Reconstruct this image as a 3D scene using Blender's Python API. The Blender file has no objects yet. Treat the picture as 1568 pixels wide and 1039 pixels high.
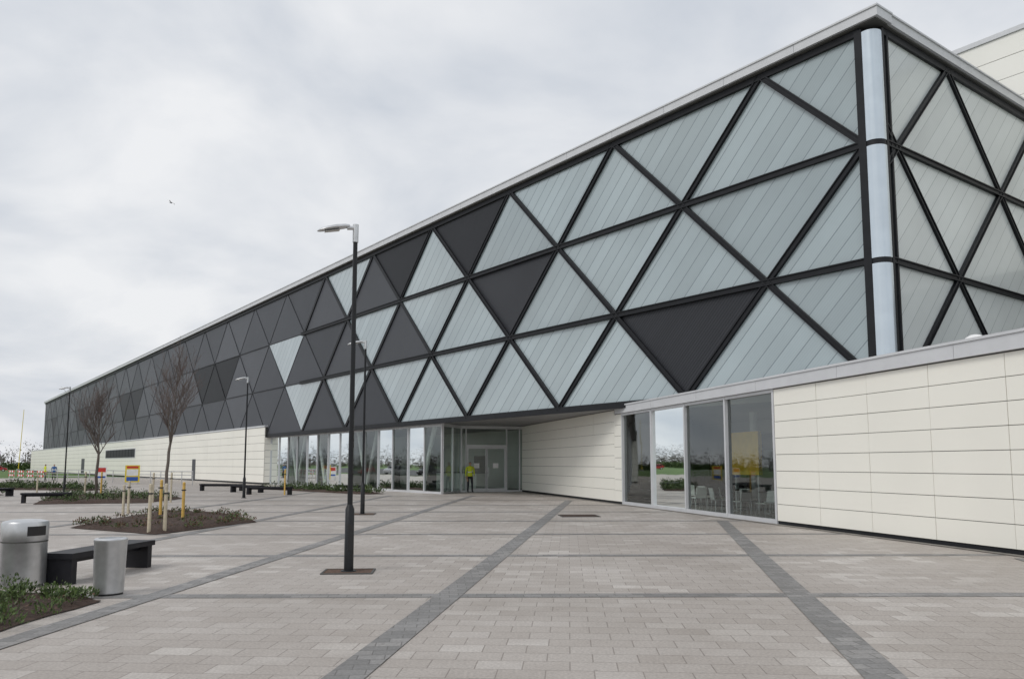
import bpy, bmesh, math, random
from mathutils import Vector, Matrix
random.seed(7)
scene=bpy.context.scene
D=bpy.data
def new_mat(name):
    m=D.materials.new(name); m.use_nodes=True
    nt=m.node_tree; b=nt.nodes["Principled BSDF"]
    return m,nt,b
def N(nt,t,**kw):
    n=nt.nodes.new(t)
    for k,v in kw.items(): setattr(n,k,v)
    return n
def L(nt,a,b): nt.links.new(a,b)
def simple(name,col,rough=.6,metal=0,var=.08,scale=3.0,bump=0.0,spec=.5):
    m,nt,b=new_mat(name)
    tc=N(nt,'ShaderNodeTexCoord'); no=N(nt,'ShaderNodeTexNoise'); no.inputs['Scale'].default_value=scale; no.inputs['Detail'].default_value=5
    L(nt,tc.outputs['Object'],no.inputs['Vector'])
    r=N(nt,'ShaderNodeValToRGB')
    r.color_ramp.elements[0].position=.3; r.color_ramp.elements[1].position=.7
    r.color_ramp.elements[0].color=[c*(1-var) for c in col]+[1]
    r.color_ramp.elements[1].color=[min(1,c*(1+var)) for c in col]+[1]
    L(nt,no.outputs['Fac'],r.inputs['Fac']); L(nt,r.outputs['Color'],b.inputs['Base Color'])
    b.inputs['Roughness'].default_value=rough; b.inputs['Metallic'].default_value=metal
    b.inputs['Specular IOR Level'].default_value=spec
    if bump>0:
        bp=N(nt,'ShaderNodeBump'); bp.inputs['Strength'].default_value=bump; bp.inputs['Distance'].default_value=.02
        n2=N(nt,'ShaderNodeTexNoise'); n2.inputs['Scale'].default_value=scale*12
        L(nt,tc.outputs['Object'],n2.inputs['Vector']); L(nt,n2.outputs['Fac'],bp.inputs['Height']); L(nt,bp.outputs['Normal'],b.inputs['Normal'])
    return m

def math_node(nt,op,a,b=None):
    n=N(nt,'ShaderNodeMath',operation=op)
    for i,v in enumerate((a,b)):
        if v is None: continue
        if isinstance(v,(int,float)): n.inputs[i].default_value=v
        else: L(nt,v,n.inputs[i])
    return n.outputs[0]
def mixcol(nt,fac,a,b,blend='MIX'):
    n=N(nt,'ShaderNodeMix',data_type='RGBA',blend_type=blend)
    if isinstance(fac,(int,float)): n.inputs[0].default_value=fac
    else: L(nt,fac,n.inputs[0])
    for i,v in ((6,a),(7,b)):
        if isinstance(v,tuple): n.inputs[i].default_value=v+(1,) if len(v)==3 else v
        else: L(nt,v,n.inputs[i])
    return n.outputs[2]

def panel_mat(name,base,sign,spacing,line,rough,linew,varamt,coat=0.0,bumpd=.01,spec=.5,flute=False):
    """facade sheet with standing seams that follow the diagonal of the grid; UV is in metres"""
    m,nt,b=new_mat(name)
    uv=N(nt,'ShaderNodeUVMap'); sp=N(nt,'ShaderNodeSeparateXYZ'); L(nt,uv.outputs['UV'],sp.inputs[0])
    q=math_node(nt,'ADD' if sign>0 else 'SUBTRACT',sp.outputs[0],sp.outputs[1])
    q=math_node(nt,'ADD',q,500.0)
    q0=q
    q=math_node(nt,'DIVIDE',q,spacing)
    fr=math_node(nt,'FRACT',q); fl=math_node(nt,'FLOOR',q)
    ln=math_node(nt,'LESS_THAN',fr,linew)
    wn=N(nt,'ShaderNodeTexWhiteNoise',noise_dimensions='1D'); L(nt,fl,wn.inputs['W'])
    at=N(nt,'ShaderNodeAttribute'); at.attribute_name='tone'
    tone=math_node(nt,'ADD',math_node(nt,'MULTIPLY',wn.outputs['Value'],varamt),1-varamt/2)
    tone=math_node(nt,'MULTIPLY',tone,at.outputs['Fac'])
    no=N(nt,'ShaderNodeTexNoise'); no.inputs['Scale'].default_value=.3; no.inputs['Detail'].default_value=4
    L(nt,uv.outputs['UV'],no.inputs['Vector'])
    tone=math_node(nt,'MULTIPLY',tone,math_node(nt,'ADD',math_node(nt,'MULTIPLY',no.outputs['Fac'],.36),.82))
    if flute:
        fq=math_node(nt,'FRACT',math_node(nt,'DIVIDE',q0,spacing/6.0))
        tone=math_node(nt,'MULTIPLY',tone,math_node(nt,'SUBTRACT',1.0,math_node(nt,'MULTIPLY',math_node(nt,'LESS_THAN',fq,.18),.07)))
    cb=N(nt,'ShaderNodeCombineXYZ')
    for i in range(3): L(nt,tone,cb.inputs[i])
    c=mixcol(nt,1.0,base,cb.outputs[0],'MULTIPLY')
    c=mixcol(nt,ln,c,line)
    L(nt,c,b.inputs['Base Color'])
    b.inputs['Roughness'].default_value=rough; b.inputs['Specular IOR Level'].default_value=spec
    b.inputs['Coat Weight'].default_value=coat; b.inputs['Coat Roughness'].default_value=.08
    bp=N(nt,'ShaderNodeBump',invert=False); bp.inputs['Strength'].default_value=.6; bp.inputs['Distance'].default_value=bumpd
    L(nt,fr,bp.inputs['Height']) if linew>.2 else L(nt,ln,bp.inputs['Height'])
    L(nt,bp.outputs['Normal'],b.inputs['Normal'])
    return m

M={}
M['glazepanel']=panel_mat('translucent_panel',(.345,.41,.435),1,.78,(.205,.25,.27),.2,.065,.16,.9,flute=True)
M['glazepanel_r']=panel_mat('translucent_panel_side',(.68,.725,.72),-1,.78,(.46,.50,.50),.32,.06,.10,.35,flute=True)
M['darkpanel']=panel_mat('dark_cladding',(.030,.032,.038),1,.16,(.015,.016,.02),.45,.3,.12,0,.02,.3)
M['greypanel']=panel_mat('grey_cladding',(.082,.088,.102),1,.2,(.058,.062,.072),.5,.3,.06,0,.02,.35)  # dark cladding again, its colour lightened for haze and glancing reflection
M['darkglass']=simple('dark_window',(.012,.013,.016),.45,0,.2,spec=.15)
M['frame']=simple('black_frame',(.011,.012,.015),.5,0,.2,spec=.3)
M['alu']=simple('aluminium_trim',(.60,.61,.63),.4,.15,.05,1.5)
M['colm']=simple('column_sheet',(.60,.67,.73),.2,.55,.05,1.5)
M['white']=simple('cream_panel',(.85,.835,.765),.4,0,.03,.35)
M['whitebox']=simple('white_cladding',(.84,.83,.78),.5,0,.03,.3)
M['backing']=simple('joint_backing',(.08,.08,.075),.8)
M['soffit']=simple('soffit',(.22,.22,.225),.6)
M['roof']=simple('roof_membrane',(.3,.3,.3),.8)
M['intwall']=simple('interior_plaster',(.60,.63,.60),.8,0,.06,.6)
M['intfloor']=simple('interior_floor',(.22,.22,.21),.25,0,.1)
M['yellow']=simple('yellow_board',(.85,.50,.02),.5)
M['black']=simple('black_paint',(.010,.011,.013),.35,0,.2,20,spec=.35)
M['steel']=simple('brushed_steel',(.58,.59,.60),.36,.8,.10,9)
M['blackplastic']=simple('black_plastic',(.015,.015,.016),.5)
M['bench']=simple('dark_bench',(.014,.014,.018),.5,0,.25,6,spec=.3)
M['soil']=simple('soil',(.065,.040,.030),.95,0,.4,14,.9)
M['rust']=simple('gravel_pit',(.11,.065,.045),.9,0,.3,25,.5)
M['bark']=simple('bark',(.13,.11,.095),.85,0,.25,10)
M['twig']=simple('twig',(.125,.098,.09),.8,0,.2,10)
M['wood']=simple('timber_stake',(.50,.44,.33),.7,0,.15,12)
M['woody']=simple('timber_stake_yellow',(.62,.40,.10),.7,0,.15,12)
M['leaf1']=simple('leaf_green',(.045,.075,.022),.6,0,.3,8)
M['leaf2']=simple('leaf_light',(.085,.13,.035),.6,0,.3,8)
M['leaf3']=simple('leaf_brown',(.11,.06,.035),.7,0,.3,8)
M['farleaf']=simple('far_twigs',(.115,.10,.09),.9,0,.3,1)
M['grass']=simple('grass',(.085,.15,.035),.9,0,.3,.4,.5)
M['asphalt']=simple('asphalt',(.06,.06,.062),.85,0,.15,2,.3)
M['kerb']=simple('kerb_stone',(.35,.34,.32),.8)
M['skin']=simple('skin',(.45,.27,.19),.5)
M['hair']=simple('hair',(.04,.025,.015),.7)
M['hivis']=simple('hi_vis',(.62,.70,.03),.6)
M['hivis2']=simple('hi_vis_green',(.10,.45,.08),.6)
M['navy']=simple('navy_cloth',(.02,.022,.03),.8)
M['blue']=simple('blue_cloth',(.05,.14,.35),.7)
M['red']=simple('red_paint',(.55,.04,.03),.5)
M['sgnwhite']=simple('sign_white',(.78,.78,.78),.5)
M['sgnyellow']=simple('sign_yellow',(.75,.58,.04),.5)
M['sgnblue']=simple('sign_blue',(.03,.10,.40),.5)
M['tyre']=simple('tyre',(.02,.02,.02),.8)
M['bird']=simple('feathers',(.08,.08,.085),.7)
M['lens']=simple('lamp_lens',(.5,.5,.48),.2)
M['sealant']=simple('dirt_line',(.20,.185,.165),.9,0,.3,3)  # brownish grey, darker than the pavers

def glass_mat(name,tint,base,mult):
    m=D.materials.new(name); m.use_nodes=True; nt=m.node_tree; nt.nodes.clear()
    o=N(nt,'ShaderNodeOutputMaterial'); mx=N(nt,'ShaderNodeMixShader'); tr=N(nt,'ShaderNodeBsdfTransparent'); gl=N(nt,'ShaderNodeBsdfGlossy')
    tr.inputs[0].default_value=tint+(1,); gl.inputs['Roughness'].default_value=.02; gl.inputs[0].default_value=(.92,.96,.95,1)
    f=N(nt,'ShaderNodeFresnel'); f.inputs[0].default_value=1.5
    ge=N(nt,'ShaderNodeTexCoord'); no=N(nt,'ShaderNodeTexNoise'); no.inputs['Scale'].default_value=.5
    L(nt,ge.outputs['Object'],no.inputs['Vector']); bp=N(nt,'ShaderNodeBump'); bp.inputs['Strength'].default_value=.05; bp.inputs['Distance'].default_value=.05
    L(nt,no.outputs['Fac'],bp.inputs['Height']); L(nt,bp.outputs['Normal'],gl.inputs['Normal'])
    v=math_node(nt,'MULTIPLY',f.outputs[0],mult); v=math_node(nt,'ADD',v,base); v=math_node(nt,'MINIMUM',v,1.0)
    L(nt,v,mx.inputs[0]); L(nt,tr.outputs[0],mx.inputs[1]); L(nt,gl.outputs[0],mx.inputs[2]); L(nt,mx.outputs[0],o.inputs[0])
    return m
M['glass']=glass_mat('window_glass',(.80,.88,.84),.08,1.15)

def paver_mat(name,c1,c2,light,mort,bw,rh,rot,lightfac=.75,ms_=.006):
    m,nt,b=new_mat(name)
    tc=N(nt,'ShaderNodeTexCoord'); mp=N(nt,'ShaderNodeMapping'); mp.inputs['Rotation'].default_value=(0,0,rot)
    L(nt,tc.outputs['Object'],mp.inputs[0])
    def brick(a,c,mc,ms):
        br=N(nt,'ShaderNodeTexBrick'); br.inputs['Scale'].default_value=1; br.inputs['Brick Width'].default_value=bw; br.inputs['Row Height'].default_value=rh
        br.inputs['Mortar Size'].default_value=ms; br.inputs['Mortar Smooth'].default_value=.3
        br.inputs['Color1'].default_value=a+(1,); br.inputs['Color2'].default_value=c+(1,); br.inputs['Mortar'].default_value=mc+(1,)
        L(nt,mp.outputs[0],br.inputs['Vector']); return br
    br=brick(c1,c2,mort,ms_)
    bm=brick((0,0,0),(1,1,1),(0,0,0),ms_)
    n1=N(nt,'ShaderNodeTexNoise'); n1.inputs['Scale'].default_value=.5; n1.inputs['Detail'].default_value=3
    L(nt,tc.outputs['Object'],n1.inputs['Vector'])
    rp=N(nt,'ShaderNodeValToRGB'); rp.color_ramp.elements[0].position=.48; rp.color_ramp.elements[1].position=.62
    L(nt,n1.outputs['Fac'],rp.inputs['Fac'])
    r2=N(nt,'ShaderNodeValToRGB'); r2.color_ramp.elements[0].position=.58; r2.color_ramp.elements[1].position=.66
    L(nt,bm.outputs['Color'],r2.inputs['Fac'])
    mask=math_node(nt,'MULTIPLY',rp.outputs[0],r2.outputs[0]); mask=math_node(nt,'MULTIPLY',mask,lightfac)
    c=mixcol(nt,mask,br.outputs['Color'],light)
    n2=N(nt,'ShaderNodeTexNoise'); n2.inputs['Scale'].default_value=.22; n2.inputs['Detail'].default_value=9; n2.inputs['Roughness'].default_value=.72
    L(nt,tc.outputs['Object'],n2.inputs['Vector'])
    r3=N(nt,'ShaderNodeValToRGB'); r3.color_ramp.elements[0].position=.32; r3.color_ramp.elements[1].position=.66
    r3.color_ramp.elements[0].color=(.72,.695,.67,1); r3.color_ramp.elements[1].color=(1.0,1.0,1.0,1)
    L(nt,n2.outputs['Fac'],r3.inputs['Fac']); c=mixcol(nt,1.0,c,r3.outputs[0],'MULTIPLY')
    n3=N(nt,'ShaderNodeTexNoise'); n3.inputs['Scale'].default_value=38; n3.inputs['Detail'].default_value=5
    L(nt,tc.outputs['Object'],n3.inputs['Vector'])
    r4=N(nt,'ShaderNodeValToRGB'); r4.color_ramp.elements[0].position=.3; r4.color_ramp.elements[1].position=.7
    r4.color_ramp.elements[0].color=(.78,.78,.78,1); r4.color_ramp.elements[1].color=(1.12,1.12,1.12,1)
    L(nt,n3.outputs['Fac'],r4.inputs['Fac']); c=mixcol(nt,1.0,c,r4.outputs[0],'MULTIPLY')
    vo=N(nt,'ShaderNodeTexVoronoi'); vo.inputs['Scale'].default_value=1.6; L(nt,tc.outputs['Object'],vo.inputs['Vector'])
    sp=math_node(nt,'MULTIPLY',math_node(nt,'LESS_THAN',vo.outputs['Distance'],.035),.45)
    c=mixcol(nt,sp,c,(.14,.12,.11))
    L(nt,c,b.inputs['Base Color']); 
    rr=math_node(nt,'ADD',math_node(nt,'MULTIPLY',n2.outputs['Fac'],.35),.42); L(nt,rr,b.inputs['Roughness'])
    bp=N(nt,'ShaderNodeBump'); bp.inputs['Strength'].default_value=.55; bp.inputs['Distance'].default_value=.007
    h=math_node(nt,'SUBTRACT',math_node(nt,'MULTIPLY',n3.outputs['Fac'],.35),br.outputs['Fac'])
    L(nt,h,bp.inputs['Height']); L(nt,bp.outputs['Normal'],b.inputs['Normal'])
    return m
M['paver']=paver_mat('plaza_pavers',(.43,.392,.36),(.485,.45,.42),(.63,.60,.565),(.29,.26,.235),.40,.30,math.radians(4),.6)
M['band']=paver_mat('dark_pavers',(.215,.213,.21),(.295,.29,.287),(.38,.37,.36),(.16,.155,.15),.24,.17,math.radians(-5),.5)

class MB:
    def __init__(s,uv=False): s.v=[];s.f=[];s.m=[];s.mats=[];s.uv=[];s.tone=[]
    def mi(s,k):
        if k not in s.mats: s.mats.append(k)
        return s.mats.index(k)
    def poly(s,pts,k,uv=None,tone=1.0):
        i=len(s.v); s.v+= [tuple(p) for p in pts]; s.f.append(tuple(range(i,i+len(pts)))); s.m.append(s.mi(k))
        s.uv.append(uv if uv else [(0,0)]*len(pts)); s.tone.append(tone)
    def hexa(s,P,k):
        a=P
        for q in ((0,3,2,1),(4,5,6,7),(0,1,5,4),(1,2,6,5),(2,3,7,6),(3,0,4,7)): s.poly([a[j] for j in q],k)
    def fbox(s,fr,a0,a1,o0,o1,z0,z1,k):
        P=[fr(a0,o0,z0),fr(a1,o0,z0),fr(a1,o1,z0),fr(a0,o1,z0),fr(a0,o0,z1),fr(a1,o0,z1),fr(a1,o1,z1),fr(a0,o1,z1)]
        s.hexa(P,k)
    def tube(s,p0,p1,r0,r1,n,k,cap=True):
        p0=Vector(p0);p1=Vector(p1);d=(p1-p0).normalized()
        x=d.orthogonal().normalized(); y=d.cross(x)
        A=[p0+(x*math.cos(2*math.pi*i/n)+y*math.sin(2*math.pi*i/n))*r0 for i in range(n)]
        B=[p1+(x*math.cos(2*math.pi*i/n)+y*math.sin(2*math.pi*i/n))*r1 for i in range(n)]
        for i in range(n): j=(i+1)%n; s.poly([A[i],A[j],B[j],B[i]],k)
        if cap: s.poly(A[::-1],k); s.poly(B,k)
    def obj(s,name,parent=None,smooth=False,loc=None):
        me=D.meshes.new(name); me.from_pydata(s.v,[],s.f)
        for k in s.mats: me.materials.append(M[k])
        me.polygons.foreach_set('material_index',s.m)
        uu=[];tt=[]
        for q,to in zip(s.uv,s.tone):
            for c in q: uu+=[float(c[0]),float(c[1])]; tt.append(float(to))
        me.uv_layers.new(name='UVMap'); me.uv_layers['UVMap'].data.foreach_set('uv',uu)
        me.attributes.new('tone','FLOAT','CORNER'); me.attributes['tone'].data.foreach_set('value',tt)
        bm=bmesh.new(); bm.from_mesh(me)
        if smooth: bmesh.ops.remove_doubles(bm,verts=bm.verts,dist=1e-4)
        bmesh.ops.recalc_face_normals(bm,faces=bm.faces)
        if smooth:
            for f in bm.faces: f.smooth=True
            for ed in bm.edges:
                if len(ed.link_faces)==2 and ed.calc_face_angle(0)>math.radians(40): ed.smooth=False
        bm.to_mesh(me); bm.free()
        o=D.objects.new(name,me); scene.collection.objects.link(o)
        if parent: o.parent=parent
        if loc: o.location=loc
        return o
def empty(name,loc=(0,0,0),rz=0):
    e=D.objects.new(name,None); e.empty_display_size=.3; e.location=loc; e.rotation_euler=(0,0,rz); scene.collection.objects.link(e); return e
def frame(o,u,n):
    o=Vector((o[0],o[1],0));u=Vector((u[0],u[1],0)).normalized();n=Vector((n[0],n[1],0)).normalized()
    return lambda a,off,z: o+u*a+n*off+Vector((0,0,z))

C=(11.65,24.7); d1=(-.598,.8015); d2=(.8015,.598)
F=frame(C,d1,(-d2[0],-d2[1])); G=frame(C,d2,(-d1[0],-d1[1]))
A=(9.57,15.3); w=(-.2446,.9695); W=frame(A,w,(-w[1],w[0]))
SL=.003
TEND=196; P=7.68; H=3.83; ZB=4.28; ZT=ZB+3*H
bld=empty('sports_centre_building')

# ---------------- main triangulated facade
def clip(poly,lo,hi):
    def cl(p,v,keep):
        out=[]
        for i in range(len(p)):
            a=p[i];b=p[(i+1)%len(p)]
            ia=keep(a[0]);ib=keep(b[0])
            if ia: out.append(a)
            if ia!=ib:
                k=(v-a[0])/(b[0]-a[0]); out.append((v,a[1]+(b[1]-a[1])*k))
        return out
    poly=cl(poly,lo,lambda x:x>lo)
    if len(poly)>=3: poly=cl(poly,hi,lambda x:x<hi)
    return poly
rows=[(ZB+2*H,ZT),(ZB+H,ZB+2*H),(ZB,ZB+H)]
def V(row_top,k):
    return (4.25 if row_top%2==0 else .40)+P*k
pm=MB()
lightU={0:[0,1,2,3],1:[0,1,2,3],2:[0,1,2,3]}
lightD={0:[-1,0,1,4],1:[0,1,3,4,6],2:[-1,1,2,3,4,5]}
darkglassD={1:[8,9,13,14,18,19,23]}; darkglassU={1:[9,14,19]}
NK=int(TEND/P)+2
for r,(z0,z1) in enumerate(rows):
    for k in range(-1,NK):
        for typ in 'ud':
            if typ=='u':
                ap=V(r,k); tri=[(ap,z1),(ap+P/2,z0),(ap-P/2,z0)]
            else:
                a=V(r,k); tri=[(a,z1),(a+P,z1),(a+P/2,z0)]
            poly=clip(tri,.42,TEND)
            if len(poly)<3: continue
            t0=V(r,k)
            if typ=='u': mt='glazepanel' if k in lightU[r] else None
            else: mt='glazepanel' if k in lightD[r] else None
            if k<0: mt='glazepanel'
            tn=random.uniform(.90,1.12)
            if mt is None: 
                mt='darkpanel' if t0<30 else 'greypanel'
                if t0>=30: tn=random.uniform(.96,1.04)*min(1.0,.62+.38*(t0-30)/22)  # tone rises along the facade: haze and glancing sheen painted into the panels
                if typ=='d' and k in darkglassD.get(r,[]): mt='darkglass'
                if typ=='u' and k in darkglassU.get(r,[]): mt='darkglass'
            am=.03 if mt=='glazepanel' else .006
            tl=[random.uniform(-am,am) for _ in poly]
            pm.poly([F(p[0],e,p[1]-SL*p[0]) for p,e in zip(poly,tl)],mt,uv=[(p[0],p[1]) for p in poly],tone=tn)
pm.obj('triangle_panels',bld)

def bar(mb,fr,p0,p1,wd,o0,o1,k,slope=SL):
    t0,z0=p0;t1,z1=p1
    dx,dz=t1-t0,z1-z0; l=math.hypot(dx,dz); nx,nz=-dz/l*wd/2,dx/l*wd/2
    q=[(t0+nx,z0+nz),(t1+nx,z1+nz),(t1-nx,z1-nz),(t0-nx,z0-nz)]
    mb.hexa([fr(a,o0,b-slope*a) for a,b in q]+[fr(a,o1,b-slope*a) for a,b in q],k)
def segclip(p0,p1,lo,hi):
    if p0[0]>p1[0]: p0,p1=p1,p0
    if p1[0]<=lo+.01 or p0[0]>=hi-.01: return None
    f=lambda v:(v,p0[1]+(p1[1]-p0[1])*(v-p0[0])/(p1[0]-p0[0]))
    a,b=p0,p1
    if p0[0]<lo: a=f(lo)
    if p1[0]>hi: b=f(hi)
    return a,b
fm=MB()
def dbar(fr,s,wd,o,fmx,fine,slope=SL):
    bar(fmx,fr,s[0],s[1],wd,-.05,o,'frame',slope)
    if fine:
        t0,z0=s[0];t1,z1=s[1];dx,dz=t1-t0,z1-z0;l=math.hypot(dx,dz);nx,nz=-dz/l*wd*.40,dx/l*wd*.40
        for g in (1,-1):
            bar(fmx,fr,(t0+nx*g,z0+nz*g),(t1+nx*g,z1+nz*g),.04,o-.02,o+.04,'frame',slope)
for r,(z0,z1) in enumerate(rows):
    for k in range(-1,NK):
        ap=V(r,k)
        wd=.22 if ap<46 else .055
        for g,o in ((1,.07),(-1,.082)):
            if ap>=46: o-=.045
            s=segclip((ap,z1),(ap+g*P/2,z0),.42,TEND)
            if s: dbar(F,s,wd,o,fm,ap<30)
for z,o,wd in ((ZB+2*H,.094,.23),(ZB+H,.094,.23)):
    dbar(F,((.42,z),(47,z)),wd,o,fm,True)
    bar(fm,F,(47,z),(TEND,z),.055,-.05,.05,'frame')
bar(fm,F,(.42,ZT),(TEND,ZT),.30,-.05,.11,'frame')
bar(fm,F,(.42,ZB-.06),(TEND,ZB-.06),.28,-.05,.11,'frame')
fm.obj('facade_frames',bld)
# ---------------- side facade
sm=MB()
SE=30
def V2(l,k): return (4.9 if l%2==0 else 1.06)+P*k
for r,(z0,z1) in enumerate(rows):
    for k in range(-1,int(SE/P)+2):
        a=V2(r,k)
        for tri in ([(a,z1),(a+P/2,z0),(a-P/2,z0)],[(a,z1),(a+P,z1),(a+P/2,z0)]):
            poly=clip(tri,.42,SE)
            if len(poly)<3: continue
            sm.poly([G(p[0],random.uniform(-.02,.02),p[1]) for p in poly],'glazepanel_r',uv=poly,tone=random.uniform(.95,1.05))
        for g,o in ((1,.07),(-1,.082)):
            s=segclip((a,z1),(a+g*P/2,z0),.42,SE)
            if s: dbar(G,s,.20,o,sm,True,0)
for z in (ZB+2*H,ZB+H): dbar(G,((.42,z),(SE,z)),.20,.094,sm,True,0)
bar(sm,G,(.42,ZT),(SE,ZT),.30,-.05,.11,'frame',0)
bar(sm,G,(.42,ZB-.1),(SE,ZB-.1),.4,-.05,.11,'frame',0)
sm.obj('side_facade',bld)
# corner column
cm=MB()
cc=F(.20,-.20,0)
zs=[ZB-.1,ZB+H-.12,ZB+2*H-.12,ZT-.1]
for i in range(3):
    cm.tube((cc.x,cc.y,zs[i]+(.16 if i else 0)),(cc.x,cc.y,zs[i+1]-.02),.36,.36,28,'colm')
for z in zs[1:3]: cm.tube((cc.x,cc.y,z-.03),(cc.x,cc.y,z+.17),.345,.345,28,'frame')
cm.obj('corner_column',bld,smooth=True)
cm=MB()
cm.fbox(F,.30,.56,-.1,.15,ZB-.2,ZT,'frame'); cm.fbox(G,.30,.42,-.1,.15,ZB-.2,ZT,'frame')
cm.fbox(G,.66,.75,-.06,.11,ZB-.2,ZT,'frame')
cm.obj('corner_frames',bld)
# roof edge coping
rc=MB()
def rp(t,o,z): return F(t,o,z-SL*max(t,0))
P0=ZT+.14
nseg=int((TEND+.65)/3.0)
for i in range(nseg):
    a=-.35+(TEND+.65)*i/nseg; b=-.35+(TEND+.65)*(i+1)/nseg-.012
    rc.fbox(rp,a,b,-.6,.32,P0,P0+.30,'alu')
rc.fbox(rp,-.25,TEND+.2,-.5,.22,P0-.05,P0-.002,'backing')
rc.fbox(rp,-.38,TEND+.33,-.62,.36,P0+.302,P0+.36,'alu')
rc.fbox(G,.62,SE,-.6,.30,P0+.004,P0+.304,'alu')
rc.fbox(G,.62,SE,-.62,.345,P0+.306,P0+.364,'alu')
rc.fbox(G,.42,SE,-.5,.2,P0-.05,P0,'backing')
rc.obj('roof_coping',bld)
# upper volume
uv_=MB()
uv_.poly([F(.0,-.4,ZT+.1),F(TEND,-.4,ZT+.1-SL*TEND),F(TEND,-34,ZT+.1-SL*TEND),F(0,-34,ZT+.1)],'roof')
uv_.fbox(F,.1,TEND-.05,-33,-.06,4.06,4.14,'soffit')
uv_.fbox(F,TEND,TEND+.2,-34,-.02,0,ZT-.6,'greypanel')
uv_.fbox(F,.3,TEND,-34.2,-34,0,ZT-.6,'greypanel')
uv_.obj('main_hall_shell',bld)
# tall white box
wb=MB()
m0=14; zt=20.7
def wbox(fr,a0,a1,z0,z1,rh,pw,o0,key,gap=.02,th=.04,mb=None):
    nz=max(1,round((z1-z0)/rh)); na=max(1,round((a1-a0)/pw)); hz=(z1-z0)/nz; wa=(a1-a0)/na
    for i in range(nz):
        for j in range(na):
            e=random.uniform(-.004,.004)
            mb.fbox(fr,a0+j*wa+gap/2,a0+(j+1)*wa-gap/2,o0,o0+th+e,z0+i*hz+gap/2,z0+(i+1)*hz-gap/2,key)
BX=frame(G(m0,0,0)[:2],d1,(-d2[0],-d2[1]))
BT=6.3
wb.fbox(BX,-14,BT,-26,0,0,zt,'backing')
wbox(BX,-14,BT,10,zt,1.0,6.2,.002,'whitebox',.025,.04,wb)
wb.fbox(BX,-14.1,BT+.15,-26,.12,zt,zt+.22,'alu')
BY=frame(BX(BT,0,0)[:2],d2,d1)
wbox(BY,0,26,10,zt,1.0,6.2,.002,'whitebox',.025,.04,wb)
wb.obj('tall_white_hall',bld)

# ---------------- base wall W
a_win0,a_win1=8.15,19.75; a_end=20.35; a_door=36.4
bw=MB()
bw.fbox(W,-14,a_win0,-.25,0,0,3.84,'backing')
bw.fbox(W,a_win1,a_door,-.25,0,0,4.05,'backing')
wbox(W,a_win0-22,a_win0-.06,.10,3.84,.4675,2.0,.002,'white',.014,.045,bw)
wbox(W,a_win1+.06,a_end+.3,.10,3.84,.4675,1.1,.002,'white',.014,.045,bw)
wbox(W,a_end+.3,a_door,.10,4.04,.4925,2.6,.004,'white',.014,.045,bw)
bw.fbox(W,-14,a_win0,-.02,.02,0,.095,'frame'); bw.fbox(W,a_win1,a_door,-.02,.02,0,.095,'frame')
bw.obj('cream_panel_wall',bld)
fa=MB()
for i in range(9):
    a=-14+(a_end+14)*i/9; b=-14+(a_end+14)*(i+1)/9-.012
    fa.fbox(W,a,b,-.3,.14,3.86,4.16,'alu')
fa.fbox(W,-14.02,a_end+.02,-.32,.17,4.163,4.22,'alu')
fa.obj('fascia',bld)
br=MB()
br.poly([W(-14,-.2,4.12),W(a_end,-.2,4.12),F(12,-.3,4.12),F(.2,-.3,4.12),G(SE,-.3,4.12),Vector((58,20,4.12)),Vector((50,0,4.12))],'roof')
br.poly([W(-14,-.2,3.9),W(a_end,-.2,3.9),F(12,-.3,3.9),F(.2,-.3,3.9),G(SE,-.3,3.9),Vector((58,20,3.9)),Vector((50,0,3.9))],'intwall')
br.obj('podium_roof',bld)
rd=MB()
c0=Vector((9.95,17.1,4.13))
for i in range(4):
    a=math.pi/2*i/4;b=math.pi/2*(i+1)/4
    rd.tube(c0+Vector((0,0,.22*math.sin(a)+.12)),c0+Vector((0,0,.22*math.sin(b)+.12)),.25*math.cos(a),max(.002,.25*math.cos(b)),16,'sgnwhite',cap=False)
rd.tube(c0,c0+Vector((0,0,.13)),.27,.26,16,'alu')
rd.obj('rooflight',bld,smooth=True)
wn=MB()
mul=[8.15,10.95,13.85,16.75,19.75]
for a in mul: wn.fbox(W,a-.045,a+.045,-.14,.06,.0,3.855,'alu')
wn.fbox(W,8.19,19.71,-.12,.045,.0,.13,'alu'); wn.fbox(W,8.19,19.71,-.12,.045,3.76,3.85,'alu')
wn.obj('window_frames',bld)
wg=MB(); 
for i in range(4): 
    e=random.uniform(-.012,.012)
    wg.poly([W(mul[i],-.04+e,.1),W(mul[i+1],-.04,.1),W(mul[i+1],-.04-e,3.8),W(mul[i],-.04,3.8)],'glass')
wg.obj('window_glass_panes',bld)

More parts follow.
